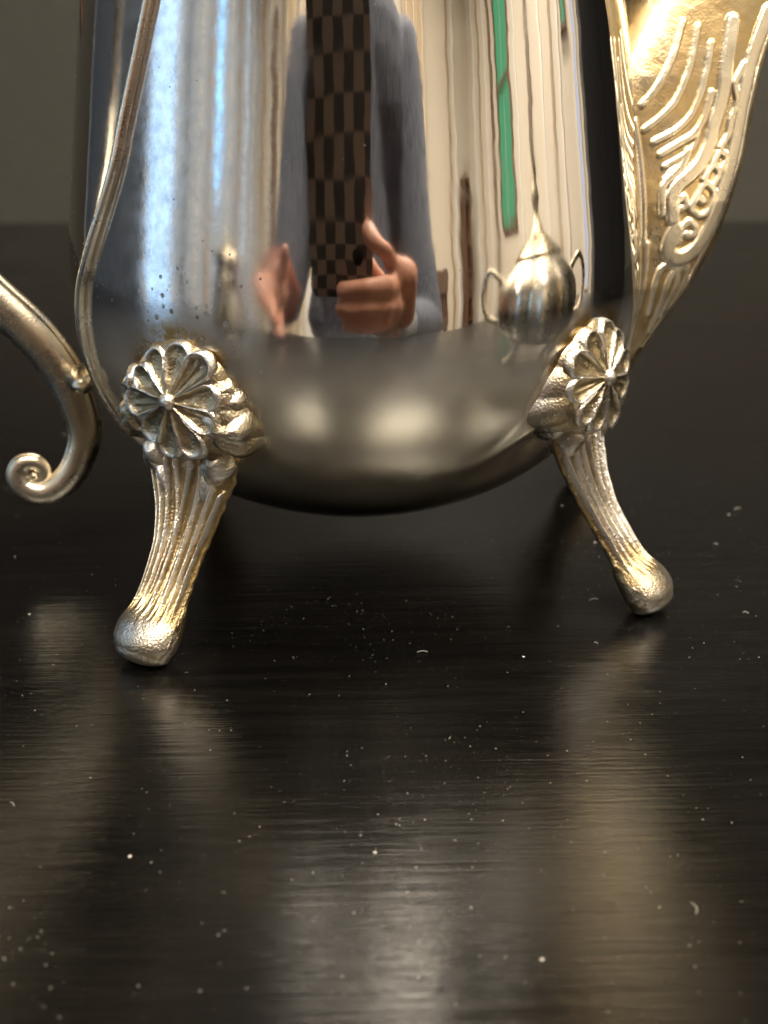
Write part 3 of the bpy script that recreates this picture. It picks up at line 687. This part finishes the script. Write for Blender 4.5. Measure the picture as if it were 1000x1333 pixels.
pe = empty('person', (-.2, -9.0, Z0)); tag(pe, 'person in an open grey denim jacket holding the phone, mirrored in the belly', 'person')
def W(*p): return (p[0]+.2, p[1]+9.0, p[2]-Z0)
body = []
# torso, neck, head
body += [(W(-.9, -9.2, 0), W(.7, -9.2, 0), 1.5, 1.5), (W(-1., -9.1, -4), W(.8, -9.1, -4), 1.6, 1.6), (W(-1.2, -9.1, 4.2), W(1.0, -9.1, 4.2), 1.55, 1.55), (W(-.1, -9.2, -4), W(-.1, -9.1, 5), 2.0, 1.9)]
body += [(W(-.1, -9.0, 5.5), W(-.1, -8.7, 7.4), .95, .9), (W(-.1, -8.4, 8.2), W(-.1, -8.8, 9.3), 1.05, 1.45), (W(-.1, -7.45, 8.6), W(-.1, -7.55, 8.9), .22, .12),
         (W(-1.5, -8.9, 8.7), W(-1.52, -8.9, 9.1), .18, .2), (W(1.3, -8.9, 8.7), W(1.32, -8.9, 9.1), .18, .2)]
# thighs and shins of a seated figure
for s_ in (-1, 1): body += [(W(s_*1.3-.1, -9.2, -5.2), W(s_*1.7-.1, -6.4, -5.3), 1.35, .95), (W(s_*1.7-.1, -6.3, -5.4), W(s_*1.7-.1, -6.6, -12.6), .95, .6), (W(s_*1.7-.1, -6.5, -13), W(s_*1.8-.1, -4.8, -13.1), .5, .4)]
# right-hand arm (holds the phone) and hand
sh, el, wr = W(2.9, -9.1, 4.2), W(3.3, -7.6, -.2), W(1.0, -5.2, .25)
body += [(sh, el, .95, .70), (el, wr, .72, .42)]
palm = [(W(1.15, -4.5, .7), W(1.15, -4.2, 1.25), .36, .34), (W(.6, -4.5, .5), W(.75, -4.1, .8), .34, .32), (W(.95, -4.95, .55), W(1.0, -4.35, 1.05), .36, .34), (W(.7, -4.7, .55), W(.75, -4.25, .95), .34, .30), (W(1.1, -4.7, .9), W(.95, -4.15, 1.35), .30, .26)]
fing = [[(.85, -4.25, 1.42), (.62, -3.86, 1.62), (.34, -3.72, 1.72), (.22, -3.74, 1.80)],
        [(.88, -4.15, 1.10), (.62, -3.74, 1.12), (.22, -3.66, 1.10), (-.30, -3.74, 1.08)],
        [(.86, -4.15, .84), (.60, -3.76, .82), (.20, -3.68, .80), (-.34, -3.76, .80)],
        [(.80, -4.22, .60), (.56, -3.86, .56), (.22, -3.76, .53), (-.24, -3.82, .54)]]
thumb = [(.75, -4.75, .85), (.55, -4.72, 1.25), (.30, -4.55, 1.45), (.15, -4.5, 1.50)]
fr = [(.18, .165, .15, .13), (.19, .175, .16, .14), (.18, .165, .15, .135), (.17, .15, .135, .115)]
def tilt(p):  # keep the fingers on the leaning phone
    return W(*p)
for f_, r_ in zip(fing+[thumb], fr+[(.22, .19, .17, .14)]):
    for i in range(3): body.append((tilt(f_[i]), tilt(f_[i+1]), r_[i], r_[i+1]))
body += palm
# left-hand arm, hand resting at the table edge
sh2, el2, wr2 = W(-3.1, -9.1, 4.2), W(-3.6, -7.4, .7), W(-2.75, -5.4, 1.35)
body += [(sh2, el2, .95, .70), (el2, wr2, .72, .42), (wr2, W(-2.45, -4.9, 1.0), .38, .38)]
for k, (dx, dz) in enumerate(((-.35, 1.15), (-.12, .95), (.10, .70), (.28, .34))):
    p0, p1, p2 = W(-2.55+dx*.7, -4.75, dz), W(-2.45+dx, -4.35, dz+.02), W(-2.3+dx, -4.2, max(.16, dz-.22))
    body += [(wr2, p0, .26, .20), (p0, p1, .19, .17), (p1, p2, .17, .14)]
body += [(W(-2.6, -5.0, 1.2), W(-2.15, -4.75, 1.4), .24, .19), (W(-2.15, -4.75, 1.4), W(-2.0, -4.5, 1.7), .18, .14)]
capsules('skin', body, M['skin'], pe, .055)
# clothes follow the body
cl = [(W(-1.0, -9.2, 0), W(.8, -9.2, 0), 1.75, 1.75), (W(-1.1, -9.1, -4.6), W(.9, -9.1, -4.6), 1.8, 1.8), (W(-1.3, -9.1, 4.2), W(1.1, -9.1, 4.2), 1.8, 1.8), (W(-.1, -9.2, -4), W(-.1, -9.1, 4.8), 2.2, 2.05),
      (sh, el, 1.15, .90), (el, W(1.75, -5.95, .15), .92, .68), (sh2, W(-3.6, -7.6, .6), 1.15, .95)]
capsules('jacket', cl, M['denim'], pe, .08, 3)
capsules('cuff', [(W(1.75, -5.95, .15), W(1.2, -5.4, .22), .62, .56)], M['cuff'], pe, .05)
capsules('sleeve', [(W(-3.6, -7.5, .8), W(-3.5, -7.2, .8), .94, .92), (W(-3.5, -7.2, .8), W(-2.85, -5.6, 1.3), .88, .62)], M['rust'], pe, .06)
tr = []
for s_ in (-1, 1): tr += [(W(s_*1.3-.1, -9.2, -5.2), W(s_*1.7-.1, -6.4, -5.3), 1.5, 1.1), (W(s_*1.7-.1, -6.3, -5.4), W(s_*1.7-.1, -6.6, -12.4), 1.1, .75)]
capsules('trousers', tr, M['denim'], pe, .09)
capsules('hair', [(W(-.1, -9.1, 9.3), W(-.1, -9.2, 9.8), 1.55, 1.45), (W(-.1, -9.7, 7.2), W(-.1, -9.5, 9.0), 1.1, 1.4), (W(-1.3, -9.4, 7.0), W(-1.2, -9.3, 9.0), .5, .7), (W(1.1, -9.4, 7.0), W(1.0, -9.3, 9.0), .5, .7)], M['hair'], pe, .09)
for s_ in (-1, 1):
    b = MB(); b.lathe([(.001, .2), (.12, .16), (.2, 0), (.12, -.16), (.001, -.2)], 16, W(-.1+s_*.5, -7.62, 8.85)); b.build('eye', M['white'], pe, True)
b = MB(); b.lathe([(.001, .07), (.25, .04), (.33, 0), (.25, -.04), (.001, -.07)], 20, W(-.1, -7.6, 7.85)); b.build('mouth', M['rust'], pe, True)

# ------------------------------------------------------------------ dust and lint on the table
def dust():
    VV, FF = [], []; r = np.random.default_rng(3)
    def grain(x, y, s, zs=.35):
        o = len(VV); a0 = r.random()*6
        ring = [(x+s*(.7+.5*r.random())*math.cos(a0+k*PI/3), y+s*(.7+.5*r.random())*math.sin(a0+k*PI/3), .0015) for k in range(6)]
        VV.extend(ring); VV.append((x, y, s*zs+.0015)); FF.extend([(o+k, o+(k+1) % 6, o+6) for k in range(6)])
    for k in range(14000):
        y = -2.9+5.6*r.random()**1.3; x = (r.random()-.5)*(1.9+(y+3.2)*.9)*1.25
        if r.random() > .45+.9*max(0, math.sin(x*3.1+1.7*math.sin(y*2.3))*math.cos(y*4.1+x*1.3)): continue
        s = .0005+.0014*r.random()**5 + (.004 if r.random() < .003 else 0)
        grain(x, y, s)
    for k in range(16):    # lint fibres
        y = -2.6+2.9*r.random(); x = (r.random()-.5)*(2.0+(y+3.)*.8); a = r.random()*PI; L = .012+.035*r.random(); c = (r.random()-.5)*2.2
        pts = [(x+L*t*math.cos(a+c*t), y+L*t*math.sin(a+c*t), .0035+.003*math.sin(t*3)) for t in np.linspace(0, 1, 8)]
        V, F = tube(np.array(pts), .0007, 4); o = len(VV); VV.extend([tuple(v) for v in V]); FF.extend([tuple(int(i)+o for i in f) for f in F])
    tag(mesh('dust', VV, FF, M['dust'], None, False), 'scattered pale dust grains and lint on the black tabletop', 'dust', kind='stuff')
dust()
